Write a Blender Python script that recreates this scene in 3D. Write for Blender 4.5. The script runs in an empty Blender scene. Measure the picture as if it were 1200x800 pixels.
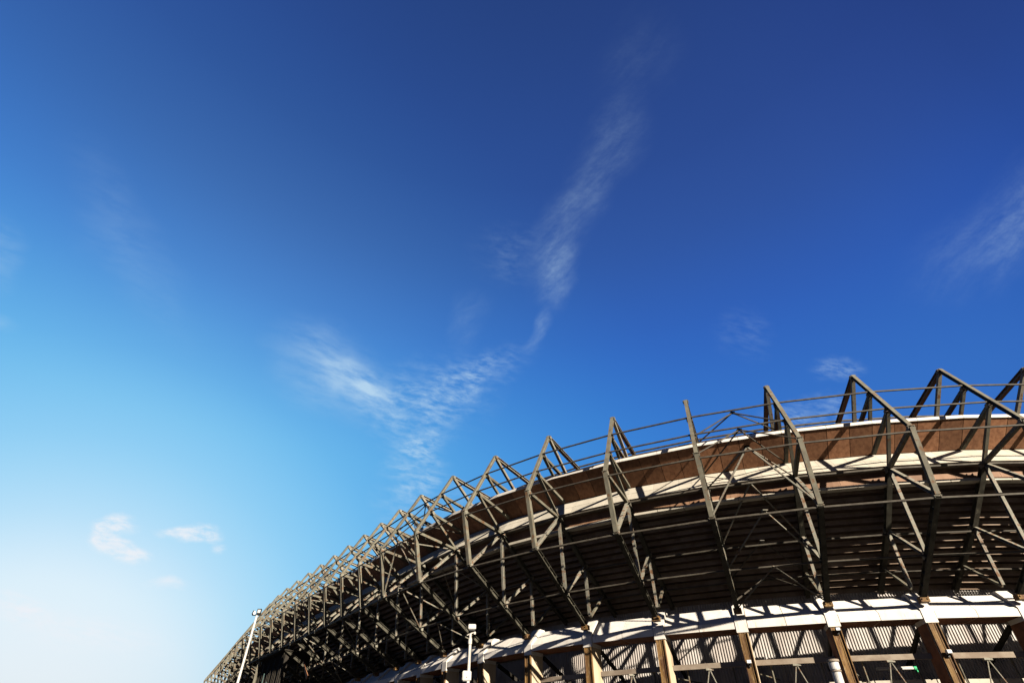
import bpy, bmesh, math, random
from mathutils import Vector, Matrix
random.seed(7)
R = math.radians
S = 6.0            # metres per bay
EYE = 1.6          # camera height
scn = bpy.context.scene

# ------------------------------------------------------------------ camera
cam_d = bpy.data.cameras.new('camera'); cam = bpy.data.objects.new('camera', cam_d)
scn.collection.objects.link(cam); scn.camera = cam
PITCH = R(39.753); ROLL = R(0.565)
cam.matrix_world = Matrix.Translation((0, 0, EYE)) @ Matrix.Rotation(math.pi/2 + PITCH, 4, 'X') @ Matrix.Rotation(ROLL, 4, 'Z')
cam_d.sensor_fit = 'HORIZONTAL'; cam_d.sensor_width = 36; cam_d.lens = 36*622.08/1200
cam_d.clip_start = .1; cam_d.clip_end = 6000

# ------------------------------------------------------------------ sun and sky
SUN_AZ, SUN_EL = 151.0, 22.8       # azimuth clockwise from +Y
sd = bpy.data.lights.new('sun', 'SUN'); so = bpy.data.objects.new('sun', sd); scn.collection.objects.link(so)
sd.energy = 5.0; sd.angle = R(.5); sd.color = (1, .90, .76)
sdir = Vector((math.cos(R(SUN_EL))*math.sin(R(SUN_AZ)), math.cos(R(SUN_EL))*math.cos(R(SUN_AZ)), math.sin(R(SUN_EL))))
so.rotation_euler = sdir.to_track_quat('Z', 'Y').to_euler(); so.location = sdir*200

def lin(r, g, b):
    f = lambda c: (c/255/12.92) if c/255 <= .04045 else ((c/255+.055)/1.055)**2.4
    return (f(r), f(g), f(b), 1)

w = bpy.data.worlds.new('World'); scn.world = w; w.use_nodes = True
nt = w.node_tree; nt.nodes.clear()
N = nt.nodes.new; L = nt.links.new
def math_n(op, a, b=None, clamp=False):
    n = N('ShaderNodeMath'); n.operation = op; n.use_clamp = clamp
    for k, v in enumerate((a, b)):
        if v is None: continue
        if isinstance(v, (int, float)): n.inputs[k].default_value = v
        else: L(v, n.inputs[k])
    return n.outputs[0]
def vdot(v, d):
    n = N('ShaderNodeVectorMath'); n.operation = 'DOT_PRODUCT'; L(v, n.inputs[0]); n.inputs[1].default_value = d
    return n.outputs['Value']
def ramp(fac, stops):
    n = N('ShaderNodeValToRGB'); L(fac, n.inputs[0]); n.color_ramp.interpolation = 'B_SPLINE'; e = n.color_ramp.elements
    while len(e) < len(stops): e.new(.5)
    for k, (p, c) in enumerate(stops): e[k].position = p; e[k].color = c
    return n.outputs[0]
def mixc(fac, a, b, mode='MIX'):
    n = N('ShaderNodeMix'); n.data_type = 'RGBA'; n.blend_type = mode
    if isinstance(fac, (int, float)): n.inputs[0].default_value = fac
    else: L(fac, n.inputs[0])
    for k, v in ((6, a), (7, b)):
        if isinstance(v, tuple): n.inputs[k].default_value = v
        else: L(v, n.inputs[k])
    return n.outputs[2]
tc = N('ShaderNodeTexCoord'); DIR = tc.outputs['Generated']
sky = N('ShaderNodeTexSky'); sky.sky_type = 'NISHITA'; sky.sun_disc = False
sky.sun_elevation = R(SUN_EL); sky.sun_rotation = R(SUN_AZ); sky.air_density = 1.0; sky.dust_density = .6; sky.ozone_density = 2.0
# deep blue away from the hazy, bright part of the sky opposite the sun
D0 = (math.sin(R(-38)), math.cos(R(-38)), 0)
cosd = vdot(DIR, D0)
psi = math_n('DIVIDE', math_n('ARCCOSINE', cosd), math.pi)
SKY_STOPS = [(5/180, lin(235,242,249)), (12/180, lin(222,238,249)), (17/180, lin(178,221,246)), (23/180, lin(140,205,242)), (31/180, lin(98,180,234)),
        (43/180, lin(70,151,223)), (55/180, lin(54,131,212)), (65/180, lin(50,118,206)), (87/180, lin(49,107,192)), (98/180, lin(40,94,182)), (125/180, lin(22,44,92))]  # last stop: unseen sky behind the camera, darkened to cut fill light
hor = ramp(psi, SKY_STOPS)
elev = math_n('DIVIDE', math_n('ARCSINE', vdot(DIR, (0, 0, 1))), math.pi/2)
mul = ramp(elev, [(0, (.3,.3,.3,1)), (.035, (.98,.98,.98,1)), (.22, (1.04,1.05,1.0,1)), (.31, (1,1,1,1)), (.38, (.86,.80,.90,1)), (.44, (.80,.66,.82,1)),  # first stop dims the unseen horizon band to cut fill light
    (.53, (.82,.50,.58,1)), (.62, (.70,.42,.52,1)), (.82, (.46,.265,.32,1))])
graded = mixc(1.0, hor, mul, 'MULTIPLY')
STR = .1; EXPO = 2.4
gain = N('ShaderNodeVectorMath'); gain.operation = 'SCALE'; L(graded, gain.inputs[0]); gain.inputs['Scale'].default_value = 1/STR/2**EXPO
base = mixc(.985, sky.outputs[0], gain.outputs[0])
# thin cirrus: each bank sits at its own direction of the sky (azimuth / elevation tangent frame of the sky dome)
cp, sp = math.cos(PITCH), math.sin(PITCH)
TF = (0, cp, sp); TU = (0, -sp, cp)
dep = math_n('MAXIMUM', vdot(DIR, TF), .05)
tx = math_n('DIVIDE', vdot(DIR, (1, 0, 0)), dep); ty = math_n('DIVIDE', vdot(DIR, TU), dep)
comb = N('ShaderNodeCombineXYZ'); L(tx, comb.inputs[0]); L(ty, comb.inputs[1])
def sky_pt(u, v): return ((u-600)/622, (400-v)/622)
warp = N('ShaderNodeTexNoise'); warp.inputs['Scale'].default_value = 5; warp.inputs['Detail'].default_value = 5; L(comb.outputs[0], warp.inputs['Vector'])
wsub = N('ShaderNodeVectorMath'); wsub.operation = 'SUBTRACT'; L(warp.outputs['Color'], wsub.inputs[0]); wsub.inputs[1].default_value = (.5,.5,.5)
wsc = N('ShaderNodeVectorMath'); wsc.operation = 'SCALE'; L(wsub.outputs[0], wsc.inputs[0]); wsc.inputs['Scale'].default_value = .13
wadd = N('ShaderNodeVectorMath'); wadd.operation = 'ADD'; L(comb.outputs[0], wadd.inputs[0]); L(wsc.outputs[0], wadd.inputs[1])
wsc2 = N('ShaderNodeVectorMath'); wsc2.operation = 'SCALE'; L(wsub.outputs[0], wsc2.inputs[0]); wsc2.inputs['Scale'].default_value = .045
wadd2 = N('ShaderNodeVectorMath'); wadd2.operation = 'ADD'; L(comb.outputs[0], wadd2.inputs[0]); L(wsc2.outputs[0], wadd2.inputs[1])
def noise(ang, sx, sy, detail=6, rough=.6, src=None, dist=0.):
    m = N('ShaderNodeMapping'); m.vector_type = 'TEXTURE'; L(src or wadd2.outputs[0], m.inputs[0])
    m.inputs['Rotation'].default_value = (0, 0, R(ang)); m.inputs['Scale'].default_value = (1/sx, 1/sy, 1)
    n = N('ShaderNodeTexNoise'); n.inputs['Scale'].default_value = 1; n.inputs['Detail'].default_value = detail
    n.inputs['Roughness'].default_value = rough; n.inputs['Distortion'].default_value = dist; L(m.outputs[0], n.inputs['Vector'])
    return n.outputs['Fac']
def remap(v, a, b):
    n = N('ShaderNodeMapRange'); n.interpolation_type = 'SMOOTHSTEP'; L(v, n.inputs[0])
    n.inputs[1].default_value = a; n.inputs[2].default_value = b
    return n.outputs[0]
rip = remap(noise(-10, 30, 85, 8, .6), .30, .78)          # fine ripples
fine = remap(noise(10, 60, 110, 6, .65), .15, .75)
wisp = math_n('MULTIPLY', remap(noise(46, 12, 40, 9, .64), .15, .82), math_n('ADD', math_n('MULTIPLY', fine, .5), .45))
rip = math_n('MULTIPLY', rip, remap(noise(0, 9, 14, 5, .55), .25, .62))           # streaks along the plume
soft = remap(noise(-20, 12, 40, 8, .6), .2, .72)
def blob(u, v, ru, rv, ang, strength, tex):
    m = N('ShaderNodeMapping'); m.vector_type = 'TEXTURE'; L(wadd.outputs[0], m.inputs[0])
    x, y = sky_pt(u, v)
    m.inputs['Location'].default_value = (x, y, 0); m.inputs['Rotation'].default_value = (0, 0, R(ang)); m.inputs['Scale'].default_value = (ru/622, rv/622, 1)
    n = N('ShaderNodeVectorMath'); n.operation = 'LENGTH'; L(m.outputs[0], n.inputs[0])
    f = remap(n.outputs['Value'], 1.0, 0.0)
    if tex is not None: f = math_n('MULTIPLY', f, tex)
    return math_n('MULTIPLY', f, strength)
blobs = [
    (662, 265, 112, 38, 66, .25, wisp), (650, 322, 62, 26, 72, .30, wisp), (712, 165, 95, 44, 56, .14, wisp), (745, 60, 90, 60, 50, .05, wisp),
    (626, 388, 34, 12, 75, .30, wisp), (595, 300, 60, 40, 0, .14, rip), (548, 375, 50, 24, 70, .12, wisp),
    (385, 438, 90, 66, -35, .42, soft), (415, 452, 66, 32, -34, .70, soft), (432, 462, 36, 17, -30, .25, fine), (505, 462, 120, 62, 10, .62, rip), (565, 440, 85, 42, 28, .42, rip),
    (492, 507, 42, 26, 0, .75, rip), (488, 542, 54, 50, 80, .95, rip), (496, 585, 70, 54, 0, .45, rip), (460, 480, 100, 50, -20, .3, rip),
    (1195, 235, 120, 60, 62, .22, wisp), (1150, 290, 120, 70, 30, .14, wisp), (990, 423, 44, 20, 5, .55, rip), (955, 480, 80, 30, 12, .60, rip),
    (870, 385, 44, 40, 60, .14, rip), (2, 300, 40, 60, 0, .22, soft), (0, 375, 34, 16, 0, .25, soft), (150, 290, 170, 60, -60, .10, soft),
]
small = [(134, 614, 34, 17, 0, 1.9, None), (124, 632, 26, 20, 0, 1.5, None), (146, 642, 42, 15, -14, 1.9, None), (232, 619, 44, 14, -3, 1.9, None), (200, 616, 32, 8, 0, 1.1, None), (262, 636, 15, 9, 0, .6, None),
         (205, 680, 34, 11, -6, .6, None), (20, 715, 70, 26, -12, .8, None), (100, 745, 130, 40, -10, .5, None)]
def total(bs):
    t = None
    for b in bs:
        f = blob(*b); t = f if t is None else math_n('ADD', t, f)
    return math_n('MINIMUM', t, .86)
c1 = mixc(total(blobs), base, tuple(x/STR/2**EXPO for x in lin(188, 218, 240)[:3]) + (1,))
edge = remap(noise(-8, 24, 62, 9, .66), .28, .66)
c2 = mixc(math_n('MULTIPLY', total(small), edge), c1, tuple(x/STR/2**EXPO for x in lin(238, 241, 247)[:3]) + (1,))
bg = N('ShaderNodeBackground'); bg.inputs['Strength'].default_value = STR; L(c2, bg.inputs[0])
out = N('ShaderNodeOutputWorld'); L(bg.outputs[0], out.inputs[0])

vs = scn.view_settings; vs.view_transform = 'Standard'; vs.look = 'None'; vs.exposure = EXPO; vs.gamma = 1; vs.use_curve_mapping = False
scn.render.engine = 'CYCLES'

# ------------------------------------------------------------------ materials
def new_mat(name, rough=.7, metallic=0):
    m = bpy.data.materials.new(name); m.use_nodes = True
    b = m.node_tree.nodes['Principled BSDF']; b.inputs['Roughness'].default_value = rough; b.inputs['Metallic'].default_value = metallic
    b.inputs['Specular IOR Level'].default_value = .05 if rough >= .85 else .12
    return m, m.node_tree, b
def mat(name, c1, c2=None, scale=2.0, stretch=(1,1,1), lo=.42, hi=.6, rough=.7, c3=None, s3=8, lo3=.6, hi3=.7, bump=.0, island=0.0, vary=0, metallic=0):
    m, t, b = new_mat(name, rough, metallic)
    nn = t.nodes.new; ll = t.links.new
    tcn = nn('ShaderNodeTexCoord'); mp = nn('ShaderNodeMapping'); mp.inputs['Scale'].default_value = stretch
    oi = nn('ShaderNodeObjectInfo'); ad = nn('ShaderNodeVectorMath'); ad.operation = 'ADD'
    mu = nn('ShaderNodeVectorMath'); mu.operation = 'SCALE'; mu.inputs['Scale'].default_value = 1
    sc = nn('ShaderNodeMath'); sc.operation = 'MULTIPLY'; sc.inputs[1].default_value = 90; ll(oi.outputs['Random'], sc.inputs[0])
    ll(tcn.outputs['Object'], ad.inputs[0]); ll(sc.outputs[0], ad.inputs[1]); ll(ad.outputs[0], mp.inputs[0])
    def mixn(a, bb, f):
        x = nn('ShaderNodeMix'); x.data_type = 'RGBA'; ll(f, x.inputs[0])
        for k, v in ((6, a), (7, bb)):
            if isinstance(v, tuple): x.inputs[k].default_value = v + (1,) if len(v) == 3 else v
            else: ll(v, x.inputs[k])
        return x.outputs[2]
    def ns(s, lo_, hi_, det=6):
        n = nn('ShaderNodeTexNoise'); n.inputs['Scale'].default_value = s; n.inputs['Detail'].default_value = det; n.inputs['Roughness'].default_value = .65
        ll(mp.outputs[0], n.inputs['Vector'])
        r = nn('ShaderNodeMapRange'); ll(n.outputs['Fac'], r.inputs[0]); r.inputs[1].default_value = lo_; r.inputs[2].default_value = hi_
        return r.outputs[0], n
    col = tuple(c1)
    f, n0 = ns(scale, lo, hi)
    col = mixn(c1, c2 or tuple(x*.7 for x in c1), f)
    if c3:
        f3, _ = ns(s3, lo3, hi3); col = mixn(col, c3, f3)
    if island:
        g = nn('ShaderNodeNewGeometry'); r = nn('ShaderNodeMapRange'); ll(g.outputs['Random Per Island'], r.inputs[0])
        r.inputs[3].default_value = 1-island; r.inputs[4].default_value = 1+island
        h = nn('ShaderNodeHueSaturation'); ll(col, h.inputs['Color']); ll(r.outputs[0], h.inputs['Value']); col = h.outputs[0]
    if vary:
        r = nn('ShaderNodeMapRange'); ll(oi.outputs['Random'], r.inputs[0]); r.inputs[3].default_value = 1-vary; r.inputs[4].default_value = 1+vary
        h = nn('ShaderNodeHueSaturation'); ll(col, h.inputs['Color']); ll(r.outputs[0], h.inputs['Value']); col = h.outputs[0]
    ll(col, b.inputs['Base Color'])
    if bump:
        bn = nn('ShaderNodeBump'); bn.inputs['Strength'].default_value = bump; bn.inputs['Distance'].default_value = .02
        n9 = nn('ShaderNodeTexNoise'); n9.inputs['Scale'].default_value = 14; n9.inputs['Detail'].default_value = 6; ll(mp.outputs[0], n9.inputs['Vector'])
        ll(n9.outputs['Fac'], bn.inputs['Height']); ll(bn.outputs[0], b.inputs['Normal'])
    return m
M = dict(
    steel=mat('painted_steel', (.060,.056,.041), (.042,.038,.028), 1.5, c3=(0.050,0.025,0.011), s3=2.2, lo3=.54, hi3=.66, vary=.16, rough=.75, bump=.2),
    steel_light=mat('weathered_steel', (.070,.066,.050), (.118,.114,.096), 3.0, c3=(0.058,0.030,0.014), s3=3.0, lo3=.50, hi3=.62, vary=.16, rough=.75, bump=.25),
    steel_dark=mat('darker_steel', (.028,.026,.019), (.015,.013,.009), 1.8, c3=(.09,.08,.055), s3=3.0, lo3=.60, hi3=.72, vary=.16, rough=.8),  # darker tone for the lower and inner chords
    rail=mat('rail_steel', (0.033,0.029,0.022), (0.020,0.016,0.012), 2.0, vary=.16, rough=.6),
    panel=mat('brown_panel', (.140,.067,.034), (.088,.039,.019), .9, (4,4,1.2), .40, .62, rough=.7, c3=(0.175,0.074,0.039), s3=3.0, lo3=.55, hi3=.8, island=.34, bump=.1),
    panel2=mat('tan_band', (0.101,0.057,0.033), (0.065,0.033,0.017), .9, (1.5,1.5,.5), .4, .7, rough=.7, island=.15),
    white=mat('white_painted_concrete', (0.276,0.259,0.235), (0.235,0.213,0.184), .8, (2.2,2.2,.7), .45, .75, rough=.75, c3=(0.167,0.134,0.100), s3=3.0, lo3=.56, hi3=.80, island=.05),
    ledge=mat('ledge_concrete', (0.188,0.172,0.140), (0.152,0.136,0.108), .8, (1,1,.5), .4, .75, rough=.8, c3=(0.104,0.084,0.060), s3=2.0, lo3=.6, hi3=.85, island=.10),
    beam_under=mat('brown_concrete', (0.090,0.034,0.016), (0.054,0.020,0.010), 1.2, rough=.8),  # brown tone for the beam underside and one side of each column
    column=mat('cream_concrete', (0.213,0.176,0.123), (0.156,0.107,0.061), 1.0, (1,1,.25), .45, .8, vary=.16, rough=.8, c3=(0.098,0.054,0.027), s3=1.6, lo3=.58, hi3=.78),
    rust=mat('rusty_cladding', (0.086,0.050,0.016), (0.029,0.012,0.005), 2.2, (3,3,.3), .38, .60, vary=.16, rough=.75, c3=(0.187,0.148,0.094), s3=7, lo3=.58, hi3=.72, bump=.3),
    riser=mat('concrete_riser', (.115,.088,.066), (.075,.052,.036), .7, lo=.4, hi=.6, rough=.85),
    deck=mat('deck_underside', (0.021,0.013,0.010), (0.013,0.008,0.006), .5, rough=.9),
    clad=mat('corrugated_cladding', (0.211,0.196,0.180), (0.161,0.140,0.125), .6, (1,1,.4), rough=.6),
    dark=mat('dark_steel', (0.014,0.012,0.010), (0.009,0.008,0.006), 1.0, rough=.88),
    concrete=mat('concrete', (0.111,0.092,0.071), (0.079,0.061,0.046), .8, rough=.85),
    brick=mat('brown_wall', (0.050,0.020,0.012), (0.036,0.014,0.009), .6, rough=.85),
    wpaint=mat('white_pole_paint', (0.229,0.214,0.191), (0.176,0.161,0.138), 3.0, c3=(0.115,0.027,0.011), s3=2.2, lo3=.60, hi3=.66, rough=.5),
    wclean=mat('white_enamel', (0.228,0.220,0.206), (0.191,0.184,0.169), 3, rough=.4),
    black=mat('black_plastic', (0.008,0.008,0.008), (0.011,0.011,0.011), 3, rough=.5),
    glass=mat('lamp_glass', (.30,.32,.33), (.4,.4,.4), 3, rough=.12),
    teal=mat('verdigris_pipe', (0.029,0.050,0.047), (0.017,0.029,0.029), 3, rough=.6),
    green=mat('green_cap', (.02,.20,.08), (.02,.15,.06), 3, rough=.5),
    asphalt=mat('asphalt', (0.040,0.038,0.036), (0.030,0.028,0.028), 8, rough=.9, bump=.4),
    paving=mat('paving', (0.060,0.055,0.050), (0.045,0.043,0.040), 2, rough=.9),
    seat=mat('terrace_concrete', (.3,.28,.26), (.22,.2,.19), 1, rough=.9),
)

# ------------------------------------------------------------------ helpers
COL = scn.collection
def obj(name, bm, m, parent=None, loc=None):
    me = bpy.data.meshes.new(name); bmesh.ops.recalc_face_normals(bm, faces=bm.faces); bm.to_mesh(me); bm.free()
    o = bpy.data.objects.new(name, me); COL.objects.link(o)
    for x in (m if isinstance(m, (list, tuple)) else [m]): me.materials.append(x)
    if parent: o.parent = parent
    if loc is not None: o.location = loc
    return o
def empty(name, loc, rz=0, parent=None):
    o = bpy.data.objects.new(name, None); COL.objects.link(o); o.location = loc; o.rotation_euler = (0, 0, rz); o.empty_display_size = .5
    if parent: o.parent = parent
    return o
def tag(o, label=None, cat=None, group=None, kind=None):
    for k, v in (('label', label), ('category', cat), ('group', group), ('kind', kind)):
        if v: o[k] = v
    return o
def hexa(bm, P, mi=0):
    v = [bm.verts.new(p) for p in P]
    for f in ((0,3,2,1),(4,5,6,7),(0,1,5,4),(1,2,6,5),(2,3,7,6),(3,0,4,7)):
        bm.faces.new([v[k] for k in f]).material_index = mi
def box(bm, c, s, mi=0):
    x, y, z = (k/2 for k in s)
    hexa(bm, [Vector(c)+Vector(p) for p in ((-x,-y,-z),(x,-y,-z),(x,y,-z),(-x,y,-z),(-x,-y,z),(x,-y,z),(x,y,z),(-x,y,z))], mi)
def bar(bm, p, q, w, d, side=Vector((0,1,0)), mi=0):
    """box section from p to q: w across 'side', d across the other way"""
    p, q = Vector(p), Vector(q); a = (q-p).normalized()
    s = (side - a*side.dot(a)); s = s.normalized() if s.length > 1e-4 else a.orthogonal().normalized()
    u = a.cross(s).normalized(); s = s*w/2; u = u*d/2
    hexa(bm, [p-s-u, p+s-u, p+s+u, p-s+u, q-s-u, q+s-u, q+s+u, q-s+u], mi)
def hbar(bm, p, q, w, d, t=.035, side=Vector((0,1,0))):
    """H section: two flanges (facing +-u) joined by a web"""
    p, q = Vector(p), Vector(q); a = (q-p).normalized(); s = (side-a*side.dot(a)).normalized(); u = a.cross(s).normalized()
    bar(bm, p+u*(d/2-t/2), q+u*(d/2-t/2), w, t, side); bar(bm, p-u*(d/2-t/2), q-u*(d/2-t/2), w, t, side)
    bar(bm, p, q, t, d-2*t-.004, side)
def tube(bm, p, q, r0, r1=None, n=8, mi=0):
    p, q = Vector(p), Vector(q); r1 = r0 if r1 is None else r1
    a = (q-p).normalized(); s = a.orthogonal().normalized(); u = a.cross(s)
    A = [bm.verts.new(p+(s*math.cos(t)+u*math.sin(t))*r0) for t in (2*math.pi*k/n for k in range(n))]
    B = [bm.verts.new(q+(s*math.cos(t)+u*math.sin(t))*r1) for t in (2*math.pi*k/n for k in range(n))]
    for k in range(n): bm.faces.new((A[k], A[(k+1)%n], B[(k+1)%n], B[k])).material_index = mi
    bm.faces.new(A).material_index = mi; bm.faces.new(B[::-1]).material_index = mi
def NB(): return bmesh.new()

# ------------------------------------------------------------------ plan of the stand: column line, outward normal (degrees, ccw from +X)
ST = [(-24,-65.4080,154.3600,-149.087),(-23,-62.1215,148.8258,-149.505),(-22,-58.8771,143.2668,-149.956),(-21,-55.6782,137.6815,-150.442),(-20,-52.5280,132.0686,-150.953),(-19,-49.4273,126.4281,-151.450),(-18,-46.3665,120.7660,-151.760),(-17,-43.3079,115.1026,-151.496),(-16,-40.1736,109.4809,-150.221),(-15,-36.8684,103.9578,-147.985),(-14,-33.9886,99.5519,-145.676),(-13,-30.9719,95.2387,-144.386),(-12,-27.8945,90.9686,-144.054),(-11,-24.8077,86.7053,-144.133),(-10,-21.7267,82.4377,-144.214),(-9,-18.6460,78.1700,-144.136),(-8,-15.5650,73.9024,-144.210),(-7,-12.5042,69.6203,-144.676),(-6,-9.4722,65.3178,-144.978),(-5,-6.3906,61.0507,-143.351),(-4,-2.6046,56.3961,-138.400),(-3,1.6324,52.1477,-131.755),(-2,6.3300,48.4151,-125.185),(-1,11.4127,45.2267,-119.014),(0,16.8027,42.5908,-113.106),(1,22.4362,40.5261,-107.152),(2,28.2555,39.0645,-101.046),(3,34.1925,38.1973,-95.574),(4,40.1851,37.9003,-90.101),(5,46.1788,38.1762,-84.628),(6,52.1188,39.0225,-79.155),(7,57.9511,40.4314,-73.683),(8,63.6223,42.3901,-68.210)]
IDX = [s[0] for s in ST]
PX = {s[0]: Vector((s[1], s[2], 0)) for s in ST}
AN = {s[0]: R(s[3]) for s in ST}
NRM = {i: Vector((math.cos(a), math.sin(a), 0)) for i, a in AN.items()}
def Z(h): return h*S + EYE
def W(i, r, h):                       # r outward and h above eye, both in bays
    """i may be fractional: straight chord between two truss lines"""
    a = math.floor(i)
    if a >= IDX[-1]: a = IDX[-1]-1
    t = i-a
    A = PX[a]+NRM[a]*r*S; B = PX[a+1]+NRM[a+1]*r*S
    q = A*(1-t)+B*t; q.z = Z(h); return q

ROOT = PX[0].copy()
stadium = empty('stadium_stand', ROOT)
tag(stadium, 'curved stadium stand with olive steel roof trusses, brown fascia and white concrete ring beam', 'stadium')
def part(name, bm, m, label=None):
    bmesh.ops.translate(bm, vec=-ROOT, verts=bm.verts)
    o = obj(name, bm, m, stadium)
    if label: o['label'] = label
    return o
def sweep(bm, prof, idx=IDX, close=True, mi=0, sub=1):
    """closed polygon profile [(r,h)...] swept along the truss lines"""
    rows = []
    pts = []
    for a in idx[:-1]: pts += [a+k/sub for k in range(sub)]
    pts.append(idx[-1])
    for i in pts: rows.append([bm.verts.new(W(i, r, h)) for r, h in prof])
    n = len(prof)
    for A, B in zip(rows, rows[1:]):
        for k in range(n if close else n-1):
            bm.faces.new((A[k], A[(k+1)%n], B[(k+1)%n], B[k])).material_index = mi
    if close:
        bm.faces.new(rows[0]).material_index = mi; bm.faces.new(rows[-1][::-1]).material_index = mi

# ------------------------------------------------------------------ ground
bm = NB(); bmesh.ops.create_grid(bm, x_segments=2, y_segments=2, size=3000)
tag(obj('ground', bm, M['asphalt']), kind='structure')
bm = NB(); sweep(bm, [(1.35,-EYE/S-.01),(1.35,-EYE/S+.02),(-.9,-EYE/S+.02),(-.9,-EYE/S-.01)])
tag(obj('pavement', bm, M['paving']), kind='structure')

# ------------------------------------------------------------------ ring beam, columns
bm = NB()
for a, b in zip(IDX, IDX[1:]):        # cast in two lengths per bay, hairline joint between
    for t0, t1 in ((.075, .497), (.503, .925)):
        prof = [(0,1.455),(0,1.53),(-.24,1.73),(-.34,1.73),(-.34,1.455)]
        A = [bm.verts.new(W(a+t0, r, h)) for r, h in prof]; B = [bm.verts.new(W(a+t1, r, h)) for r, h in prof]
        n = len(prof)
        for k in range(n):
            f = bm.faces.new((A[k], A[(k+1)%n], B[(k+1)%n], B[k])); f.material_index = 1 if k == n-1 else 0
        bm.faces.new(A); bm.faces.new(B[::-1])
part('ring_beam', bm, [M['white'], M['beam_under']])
bm = NB(); sweep(bm, [(-.004,1.46),(-.004,1.526),(-.243,1.724),(-.33,1.724),(-.33,1.46)])
part('beam_core', bm, M['concrete'])

def local_stack(i):                    # frame of truss line i: x outward, y along, z up (metres)
    return Matrix.Translation(PX[i]) @ Matrix.Rotation(AN[i], 4, 'Z')
def build_column():
    root = empty('concrete_column', (0,0,0)); hw = .34
    g = -EYE+.02
    bm = NB(); z1 = 1.415*S
    box(bm, (-.08-.75, 0, (g+z1)/2), (1.5, hw*2, z1-g), 0)
    obj('shaft', bm, M['column'], root)
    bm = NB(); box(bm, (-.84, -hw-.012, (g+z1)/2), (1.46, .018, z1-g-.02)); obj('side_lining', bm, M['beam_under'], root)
    bm = NB()                           # white collar over the beam
    prof = [(.03,1.412*S),(.03,1.54*S),(-.05,1.56*S),(-1.25,1.765*S),(-1.9,1.765*S),(-1.9,1.6*S),(-1.5,1.412*S)]
    A = [bm.verts.new((x, -.40, z)) for x, z in prof]; B = [bm.verts.new((x, .40, z)) for x, z in prof]
    for k in range(len(prof)): bm.faces.new((A[k], A[(k+1)%len(prof)], B[(k+1)%len(prof)], B[k]))
    bm.faces.new(A); bm.faces.new(B[::-1])
    obj('column_head', bm, M['white'], root)
    bm = NB(); z0, zt = g, 1.408*S      # ribbed rusty channel on the face
    box(bm, (-.055, 0, (z0+zt)/2), (.05, .62, zt-z0))
    for y in (-.285, .285): box(bm, (.0, y, (z0+zt)/2), (.158, .055, zt-z0))
    box(bm, (-.012, .10, (z0+zt)/2), (.03, .04, zt-z0))
    z = zt-.4
    while z > z0: 
        for y in (-.19, .19): box(bm, (-.024, y, z), (.012, .03, .03))
        z -= .3
    obj('face_channel', bm, M['rust'], root)
    return root
def copy_tree(o, parent):
    c = o.copy(); COL.objects.link(c); c.parent = parent
    for ch in list(o.children): copy_tree(ch, c)
    return c
def stamp(proto, idx, first=True):
    out = []
    for k, i in enumerate(idx):
        c = proto if k == 0 else copy_tree(proto, stadium)
        c.parent = stadium; c.location = PX[i]-ROOT+Vector((0,0,EYE)); c.rotation_euler = (0, 0, AN[i]); out.append(c)
    return out
order = sorted(IDX, key=lambda i: abs(i))
stamp(build_column(), order)

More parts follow.
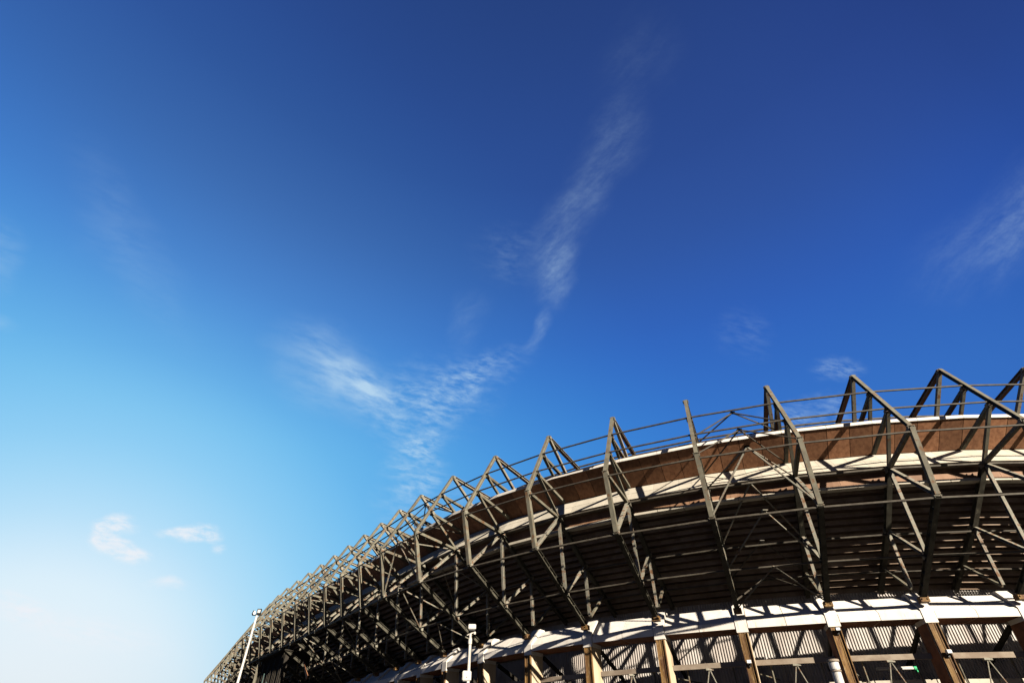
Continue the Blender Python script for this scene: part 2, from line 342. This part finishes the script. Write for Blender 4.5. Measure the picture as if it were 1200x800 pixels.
# ------------------------------------------------------------------ roof trusses (x outward, y along, z up; r,h in bays)
def T(r, h, y=0): return Vector((r*S, y, h*S))
NODE = dict(P=(.80,4.205), C1=(.985,3.80), C2=(1.17,3.44), B1=(1.43,3.07), B2=(1.26,2.36), D=(.52,1.97), CT=(.03,1.665),
            F1=(-.15,4.04), G1=(.30,3.775), G2=(.45,3.695), G4=(.69,3.575), G3=(.41,3.265), N=(.61,2.97), I1=(-.09,2.47), I2=(-.62,2.18), IB=(-.98,1.97), H=(-.13,1.79))
def build_truss():
    root = empty('roof_truss', (0,0,0)); n = {k: T(*v) for k, v in NODE.items()}
    bm = NB()
    hbar(bm, n['P']+Vector((.0,0,.06)), n['B1'], .27, .28)
    bar(bm, n['B1'], n['B2'], .31, .32)
    obj('outer_chord', bm, M['steel'], root)
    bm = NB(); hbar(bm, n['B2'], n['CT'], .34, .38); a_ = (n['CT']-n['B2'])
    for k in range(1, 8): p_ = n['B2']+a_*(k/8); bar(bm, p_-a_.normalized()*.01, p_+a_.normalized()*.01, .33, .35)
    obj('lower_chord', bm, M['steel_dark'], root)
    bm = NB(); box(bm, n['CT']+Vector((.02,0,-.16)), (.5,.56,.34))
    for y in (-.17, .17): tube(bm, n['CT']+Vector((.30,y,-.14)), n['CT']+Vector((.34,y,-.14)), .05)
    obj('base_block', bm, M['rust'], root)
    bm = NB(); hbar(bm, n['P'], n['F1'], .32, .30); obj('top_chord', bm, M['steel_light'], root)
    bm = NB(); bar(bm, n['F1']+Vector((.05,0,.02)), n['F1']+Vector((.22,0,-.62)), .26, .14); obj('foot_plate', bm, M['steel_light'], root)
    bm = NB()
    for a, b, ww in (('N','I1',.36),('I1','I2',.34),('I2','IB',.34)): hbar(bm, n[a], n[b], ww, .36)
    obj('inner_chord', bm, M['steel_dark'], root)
    for a, b, ww in (('P','G1',.26),('C1','G2',.26),('C1','G4',.22),('C2','G3',.26),('C2','N',.22),('B1','N',.26),('N','B2',.24),('N','D',.22),
                     ('D','I1',.20),('I1','H',.22),('H','I2',.18)):
        bm = NB()
        p, q = n[a], n[b]; d = (q-p).normalized(); p = p+d*.12; q = q-d*.12
        if a in 'ND' or a == 'I1': hbar(bm, p, q, ww, ww, .03)
        else: bar(bm, p, q, ww, ww*.9)
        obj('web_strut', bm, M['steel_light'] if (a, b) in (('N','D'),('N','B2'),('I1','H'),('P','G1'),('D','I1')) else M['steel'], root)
    for k, s_ in (('N',.34),('D',.26),('I1',.28),('B1',.24),('B2',.24),('C1',.22),('C2',.22),('P',.22)):    # bolted gusset plates
        bm = NB(); c = n[k]
        for y in (-.2, .2):
            for a2 in range(1):
                box(bm, c+Vector((-.08,y*.95,-.04)), (s_*1.25, .02, s_*1.25))
        for dx in (-.35, 0, .35):
            for dz in (-.35, .35):
                tube(bm, c+Vector((dx*s_,-.235,dz*s_)), c+Vector((dx*s_,.235,dz*s_)), .022, n=6)
        obj('gusset', bm, M['steel_light'], root)
    return root
stamp(build_truss(), order)

# ------------------------------------------------------------------ rails tying the trusses, at each node line
def rails(name, r, h, rad, m='rail', dy=0):
    bm = NB()
    for a, b in zip(IDX, IDX[1:]): tube(bm, W(a, r, h), W(b-1e-6 if b == IDX[-1] else b, r, h), rad, n=6)
    part(name, bm, M[m])
for k, dr, dh, rad in (('C1',.03,.02,.075),('C2',.03,.02,.07),('B1',.0,-.055,.07),('B2',-.01,-.03,.075),('N',.03,-.01,.08),('D',.02,.0,.06),('F1',0,.05,.09),('F1',.12,-.06,.06),('I1',0,-.05,.07),('I2',0,-.05,.07)):
    r, h = NODE[k]; rails('tie_rail', r+dr, h+dh, rad)

# wind bracing: every fifth bay an inverted V hangs from the middle of each rail
def kbrace(a, top, bot, rad):
    bm = NB()
    m = W(a+.5, *NODE[top]); 
    for e in (a, a+1): tube(bm, m, W(e if e < IDX[-1] else e-1e-6, *NODE[bot]), rad, n=6)
    box(bm, m, (.34,.34,.05))
    part('wind_brace', bm, M['steel_light'] if top in ('N','B2','D','B1') else M['rail'])
for a in (-20, -15, -10, -5, 0, 5):
    for t, b, rd in (('C1','C2',.055),('C2','B1',.055),('B1','B2',.07),('B2','D',.06),('D','CT',.05),('C1','G4',.06),('C2','G3',.06),('B1','N',.065),('N','I1',.07),('I1','I2',.06),('I2','H',.06)):
        kbrace(a, t, b, rd)

# ------------------------------------------------------------------ rim: white coping, brown panels, white ledge, tan band, white drip
def panels(bm, prof_front, depth, nper, gap, mi=0, r_in=True):
    """thin panels with open joints; prof_front: two (r,h) points, top and bottom"""
    (r0, h0), (r1, h1) = prof_front
    for a in IDX[:-1]:
        for k in range(nper):
            t0, t1 = (k+gap)/nper, (k+1-gap)/nper
            P = [W(a+t0, r1, h1), W(a+t1, r1, h1), W(a+t1, r1-depth, h1), W(a+t0, r1-depth, h1),
                 W(a+t0, r0, h0), W(a+t1, r0, h0), W(a+t1, r0-depth, h0), W(a+t0, r0-depth, h0)]
            hexa(bm, P, mi)
bm = NB(); panels(bm, ((.73,3.572),(.73,3.532)), .10, 2, .004); part('coping', bm, M['white'])
bm = NB(); panels(bm, ((.715,3.530),(.402,3.270)), .02, 4, .013); part('fascia_panels', bm, M['panel'])
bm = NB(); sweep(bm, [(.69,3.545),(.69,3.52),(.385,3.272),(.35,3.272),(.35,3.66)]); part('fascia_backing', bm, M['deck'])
bm = NB()                                # sloping ledge: panel joints plus one joint along it
for (r0,h0),(r1,h1) in (((.39,3.265),(.487,3.145)), ((.490,3.141),(.585,3.02))): panels(bm, ((r0,h0),(r1,h1)), .04, 6, .006)
part('ledge', bm, M['ledge'])
bm = NB(); sweep(bm, [(.375,3.262),(.572,3.016),(.56,3.006),(.30,3.006),(.30,3.262)]); part('ledge_core', bm, M['concrete'])
bm = NB(); panels(bm, ((.44,3.003),(.44,2.872)), .03, 4, .005); part('tan_band', bm, M['panel2'])
bm = NB(); panels(bm, ((.455,2.869),(.455,2.835)), .10, 3, .01); part('drip_edge', bm, M['ledge'])
bm = NB(); sweep(bm, [(.722,3.578),(.64,3.578),(.30,3.765),(-.20,3.998),(-.26,3.998),(-.26,3.96),(-.20,3.96),(.30,3.72),(.64,3.545),(.722,3.545)]); part('eaves_sheet', bm, M['brick'])
bm = NB(); sweep(bm, [(-.262,3.995),(-.262,3.965),(-4.2,3.86),(-4.2,3.90)]); part('roof_sheet', bm, M['clad'])

# ------------------------------------------------------------------ raked deck seen from below: treads and risers
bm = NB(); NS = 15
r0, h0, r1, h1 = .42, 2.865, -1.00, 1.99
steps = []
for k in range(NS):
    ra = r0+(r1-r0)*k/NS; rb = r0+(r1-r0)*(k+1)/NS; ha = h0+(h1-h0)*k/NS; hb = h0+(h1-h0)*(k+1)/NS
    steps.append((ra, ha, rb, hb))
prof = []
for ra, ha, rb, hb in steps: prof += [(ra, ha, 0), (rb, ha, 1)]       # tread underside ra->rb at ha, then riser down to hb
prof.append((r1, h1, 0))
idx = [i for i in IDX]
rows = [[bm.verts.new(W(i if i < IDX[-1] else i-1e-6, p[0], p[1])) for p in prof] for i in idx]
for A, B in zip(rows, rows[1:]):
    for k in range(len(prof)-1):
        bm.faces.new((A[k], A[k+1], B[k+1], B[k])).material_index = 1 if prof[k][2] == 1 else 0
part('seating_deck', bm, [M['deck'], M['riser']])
bm = NB(); sweep(bm, [(.34,3.0),(.34,3.26),(.2,3.26),(-.6,2.78),(-2.2,1.98),(-2.2,1.9),(-1.2,2.06),(-1.0,2.05),(.30,2.95)]); part('terrace_slab', bm, M['seat'])

# ------------------------------------------------------------------ corrugated back wall
def corrugated(bm, r, hb, ht, pitch, depth, idx):
    prev = None
    for a in idx[:-1]:
        L_ = (W(a+1-1e-6, r, 0)-W(a, r, 0)).length; n = int(L_/pitch)
        for k in range(n):
            for t, off in ((k/n, 0), ((k+.32)/n, 0), ((k+.5)/n, depth), ((k+.82)/n, depth)):
                p = W(a+t, r-off/S, hb); q = W(a+t, r-off/S, ht)
                v = (bm.verts.new(p), bm.verts.new(q))
                if prev: bm.faces.new((prev[0], v[0], v[1], prev[1]))
                prev = v
RW = -1.02
bm = NB(); corrugated(bm, RW, 1.62, 2.03, .21, .085, [i for i in IDX if i >= -14]); part('upper_cladding', bm, M['clad'])
bm = NB(); corrugated(bm, RW-.012, .76, 1.612, .21, .085, [i for i in IDX if i >= -14]); part('lower_cladding', bm, M['clad'])
bm = NB(); sweep(bm, [(RW-.06,1.98),(RW-.06,.9),(RW-.1,.9),(RW-.1,1.98)]); part('wall_core', bm, M['dark'])
bm = NB(); sweep(bm, [(RW+.03,1.625),(RW+.03,1.607),(RW-.02,1.607),(RW-.02,1.625)]); part('cladding_joint', bm, M['rail'])
# concourse slab edge, parapet and brown wall under it
bm = NB()
for a in IDX[:-1]:
    for k in range(3):
        sweepidx = None
        P = []
        t0, t1 = a+(k+.02)/3, a+(k+.98)/3
        P = [W(t0,-.46,.76),W(t1,-.46,.76),W(t1,-.49,.76),W(t0,-.49,.76),W(t0,-.46,.935),W(t1,-.46,.935),W(t1,-.49,.935),W(t0,-.49,.935)]
        hexa(bm, P)
part('parapet', bm, M['ledge'])
bm = NB(); sweep(bm, [(-.45,.755),(-.45,.66),(-1.3,.66),(-1.3,.755)]); part('concourse_slab', bm, M['concrete'])
bm = NB(); sweep(bm, [(-1.15,.655),(-1.15,-EYE/S),(-1.2,-EYE/S),(-1.2,.655)]); part('ground_floor_wall', bm, M['brick'])
# tan edge rail between the columns, with hangers
for a in IDX[:-1]:
    rp = NB(); P = [W(a+.06,-.20,1.095),W(a+.94,-.20,1.095),W(a+.94,-.235,1.095),W(a+.06,-.235,1.095),W(a+.06,-.20,1.15),W(a+.94,-.20,1.15),W(a+.94,-.235,1.15),W(a+.06,-.235,1.15)]
    hexa(rp, P); part('edge_rail', rp, M['concrete']); hp = NB()
    m = W(a+.5,-.215,1.095)
    for e in (.40, .60): tube(hp, m, W(a+e,-.215,.80), .045, n=6)
    box(hp, m+Vector((0,0,-.06)), (.55,.2,.12))
    part('rail_hanger', hp, M['steel_light'])
    for e in (.22, .78): mp_ = NB(); tube(mp_, W(a+e,-.28,1.10), W(a+e,-.28,-.25), .05, n=6); part('rail_post', mp_, M['steel'])
    mp_ = NB(); tube(mp_, W(a+.08,-.30,1.02), W(a+.30,-.85,1.02), .05, n=6)
    part('stay_rod', mp_, M['steel'])
# sloping struts from the column heads to the wall behind
for a in IDX:
    i = a if a < IDX[-1] else a-1e-6
    bm = NB(); bar(bm, W(i,-.36,1.42), W(i,-1.08,1.12), .18, .3, Vector((math.cos(AN[a]+math.pi/2), math.sin(AN[a]+math.pi/2), 0)))
    part('raker_strut', bm, M['dark'])

# ------------------------------------------------------------------ stair tower hanging below the straight run of trusses
st = empty('stair_tower', W(-12, .6, -EYE/S)); SL = st.location.copy()
tag(st, 'dark clad stair tower with upright slats under the far straight run of trusses', 'stair tower')
def spart(name, bm, m):
    bmesh.ops.translate(bm, vec=-SL, verts=bm.verts); return obj(name, bm, m, st)
bm = NB(); P = [W(-13,1.12,-EYE/S),W(-11.05,1.12,-EYE/S),W(-11.05,1.03,-EYE/S),W(-13,1.03,-EYE/S),W(-13,1.12,2.27),W(-11.05,1.12,2.27),W(-11.05,1.03,2.27),W(-13,1.03,2.27)]
hexa(bm, P); spart('tower_shell', bm, M['dark'])
bm = NB()
for k in range(17):
    t = -13+1.95*k/16
    if k % 4 != 2: bar(bm, W(t,1.15,-EYE/S), W(t,1.15,2.26), .10, .12)
spart('slats', bm, M['dark'])
bm = NB()
for t, ht in ((-12.3,1.95),(-12.05,1.7),(-11.9,1.75)): tube(bm, W(t,1.19,-EYE/S), W(t,1.19,ht), .06, n=6)
spart('pipes', bm, M['teal'])
bm = NB(); bar(bm, W(-13.06,1.20,-EYE/S), W(-13.06,1.20,2.30), .34, .34); spart('corner_post', bm, M['steel'])
bm = NB(); P0 = [W(-13.1,1.25,2.28),W(-10.95,1.25,2.28),W(-10.95,.05,2.28),W(-13.1,.05,2.28)]
hexa(bm, P0+[p+Vector((0,0,.14)) for p in P0]); spart('roof_edge', bm, M['dark'])
bm = NB(); v = [W(-9.6,.95,1.62),W(-9.0,1.1,1.62),W(-9.4,1.15,1.92)]
A = [bm.verts.new(p) for p in v]; B = [bm.verts.new(p+Vector((.1,.1,0))) for p in v]
bm.faces.new(A); bm.faces.new(B[::-1])
for k in range(3): bm.faces.new((A[k],A[(k+1)%3],B[(k+1)%3],B[k]))
part('triangular_panel', bm, M['panel'])

# ------------------------------------------------------------------ lamp poles and small fittings
def polar(az, dist, z=0): return Vector((math.sin(R(az))*dist, math.cos(R(az))*dist, z))
o = empty('floodlight_pole', polar(-23.35, 42)); tag(o, 'slim white pole with two small floodlights on top, standing left of the trusses', 'lamp pole', 'white poles before the stand')
H = 1.6+42*math.tan(R(11.3))
bm = NB(); tube(bm, (0,0,0), (0,0,H), .10, .060, 12); tube(bm, (0,0,0), (0,0,.06), .24, n=12); box(bm, (0,-.10,1.1), (.12,.05,.4)); tube(bm, (0,0,H-1.2), (0,0,H-1.14), .085, n=12); obj('pole', bm, M['wclean'], o)
bm = NB(); tube(bm, (-.32,0,H+.02), (.32,0,H+.02), .035, n=6); tube(bm, (0,0,H), (0,0,H+.1), .04, n=6); obj('crossarm', bm, M['black'], o)
f = empty('floodlight', (.08,0,H+.22), 0, o); f.scale = (.68,.68,.68)
bm = NB()
for x in (-.17,.17): box(bm, (x,0,0), (.04,.16,.48))
box(bm, (0,0,.23), (.38,.16,.04)); box(bm, (0,0,-.17), (.38,.16,.13)); obj('housing', bm, M['black'], f)
bm = NB(); box(bm, (0,0,.05), (.30,.04,.32)); obj('lens', bm, M['wclean'], f)
f = empty('floodlight', (-.24,0,H+.14), 0, o); f.rotation_euler = (0, R(18), R(70)); f.scale = (.62,.62,.62)
bm = NB(); box(bm, (0,0,0), (.34,.12,.40)); box(bm, (0,.08,0), (.26,.06,.3)); obj('housing', bm, M['black'], f)
bm = NB(); box(bm, (0,-.067,0), (.30,.012,.34)); obj('lens', bm, M['glass'], f)

o = empty('camera_pole', polar(-3.72, 40)); tag(o, 'white pole with peeling red patches, boxy lamp head and junction box, before the ring beam', 'lamp pole', 'white poles before the stand')
H = 1.6+40*math.tan(R(10.9))
bm = NB(); tube(bm, (0,0,0), (0,0,H), .115, .080, 12); tube(bm, (.10,-.05,0), (.085,-.05,H-.2), .018, n=6); tube(bm, (0,0,H-.62), (0,0,H-.30), .13, n=12); tube(bm, (0,0,0), (0,0,.06), .3, n=12); obj('pole', bm, M['wpaint'], o)
bm = NB(); box(bm, (-.09,-.02,H-2.42), (.56,.24,.56)); bmesh.ops.bevel(bm, geom=bm.edges[:], offset=.05, segments=3, affect='EDGES')
jb = obj('junction_box', bm, M['wclean'], o); bm = NB(); tube(bm, (-.09,-.145,H-2.50), (-.09,-.155,H-2.50), .03); obj('lock', bm, M['black'], jb)
bm = NB(); box(bm, (.10,0,H+.40), (.50,.36,.30)); bmesh.ops.bevel(bm, geom=bm.edges[:], offset=.03, segments=2, affect='EDGES')
hd = obj('lamp_head', bm, M['wclean'], o)
bm = NB(); box(bm, (.10,0,H+.20), (.40,.30,.09)); tube(bm, (0,0,H-.02), (.06,0,H+.16), .045, n=8); obj('mount', bm, M['black'], hd)
bm = NB(); bar(bm, (-.06,0,H-.02), (.34,0,H+.10), .07, .06); bar(bm, (0,0,H-.02), (-.22,0,H-.10), .06, .05); box(bm, (.30,-.02,H+.02), (.12,.12,.14)); obj('bracket', bm, M['wpaint'], o)

p = polar(27.95, 41.0); o = empty('vent_pipe', p); tag(o, 'fat white vent pipe with a flanged top beside a rusty column', 'pipe')
H = 1.6+41*math.tan(R(8.05))
bm = NB(); tube(bm, (0,0,0), (0,0,H-.5), .25, n=20); tube(bm, (0,0,H-.5), (0,0,H-.12), .285, n=20); obj('shaft', bm, M['wclean'], o)
bm = NB(); tube(bm, (0,0,H-.12), (0,0,H), .345, n=20); tube(bm, (0,0,H-.62), (0,0,H-.55), .30, n=20); obj('collar', bm, M['concrete'], o)
for z_ in (3.0, 5.5):
    bm = NB(); tube(bm, (0,0,z_), (0,0,z_+.07), .28, n=20); obj('pipe_clamp', bm, M['rail'], o)

def column_cam(i, z, y, label, dark=False):
    q = PX[i]+NRM[i]*.12; tq = Vector((-NRM[i].y, NRM[i].x, 0))
    o = empty('spot_lamp', q+tq*y+Vector((0,0,z)), AN[i]); tag(o, label, 'spotlight', 'small lamps clamped to the columns')
    bm = NB(); box(bm, (.16,0,0), (.30,.30,.22)); bmesh.ops.bevel(bm, geom=bm.edges[:], offset=.02, segments=2, affect='EDGES'); obj('housing', bm, M['wclean'] if not dark else M['black'], o)
    bm = NB(); box(bm, (.318,0,0), (.012,.24,.16)); obj('lens', bm, M['glass'], o)
    bm = NB(); bar(bm, (-.07,0,-.05), (.1,0,-.18), .07, .05); box(bm, (-.05,0,-.12), (.05,.14,.3)); obj('bracket', bm, M['black'], o)
column_cam(0, Z(1.10), -.05, 'small white lamp on the column just right of the middle of the row of columns')
column_cam(2, Z(1.12), .05, 'small lamp on the rusty column right of the white vent pipe')
column_cam(1, Z(1.375), .06, 'dark ball-like lamp high on the column behind the white vent pipe', True)

o = empty('strip_light', W(1.66,-.62,1.065)); a_ = math.atan2((W(1.9,-.62,1)-W(1.4,-.62,1)).y, (W(1.9,-.62,1)-W(1.4,-.62,1)).x); o.rotation_euler = (0,0,a_)
tag(o, 'white strip light with a green end cap under the edge rail', 'strip light')
bm = NB(); tube(bm, (-1.2,0,0), (1.2,0,0), .09, n=10); box(bm, (0,.02,.10), (2.3,.14,.05)); obj('tube', bm, M['wclean'], o)
bm = NB(); tube(bm, (1.2,0,0), (1.42,0,.02), .12, n=10); tube(bm, (1.36,0,0), (1.36,0,-.22), .05, n=8); obj('end_cap', bm, M['green'], o)
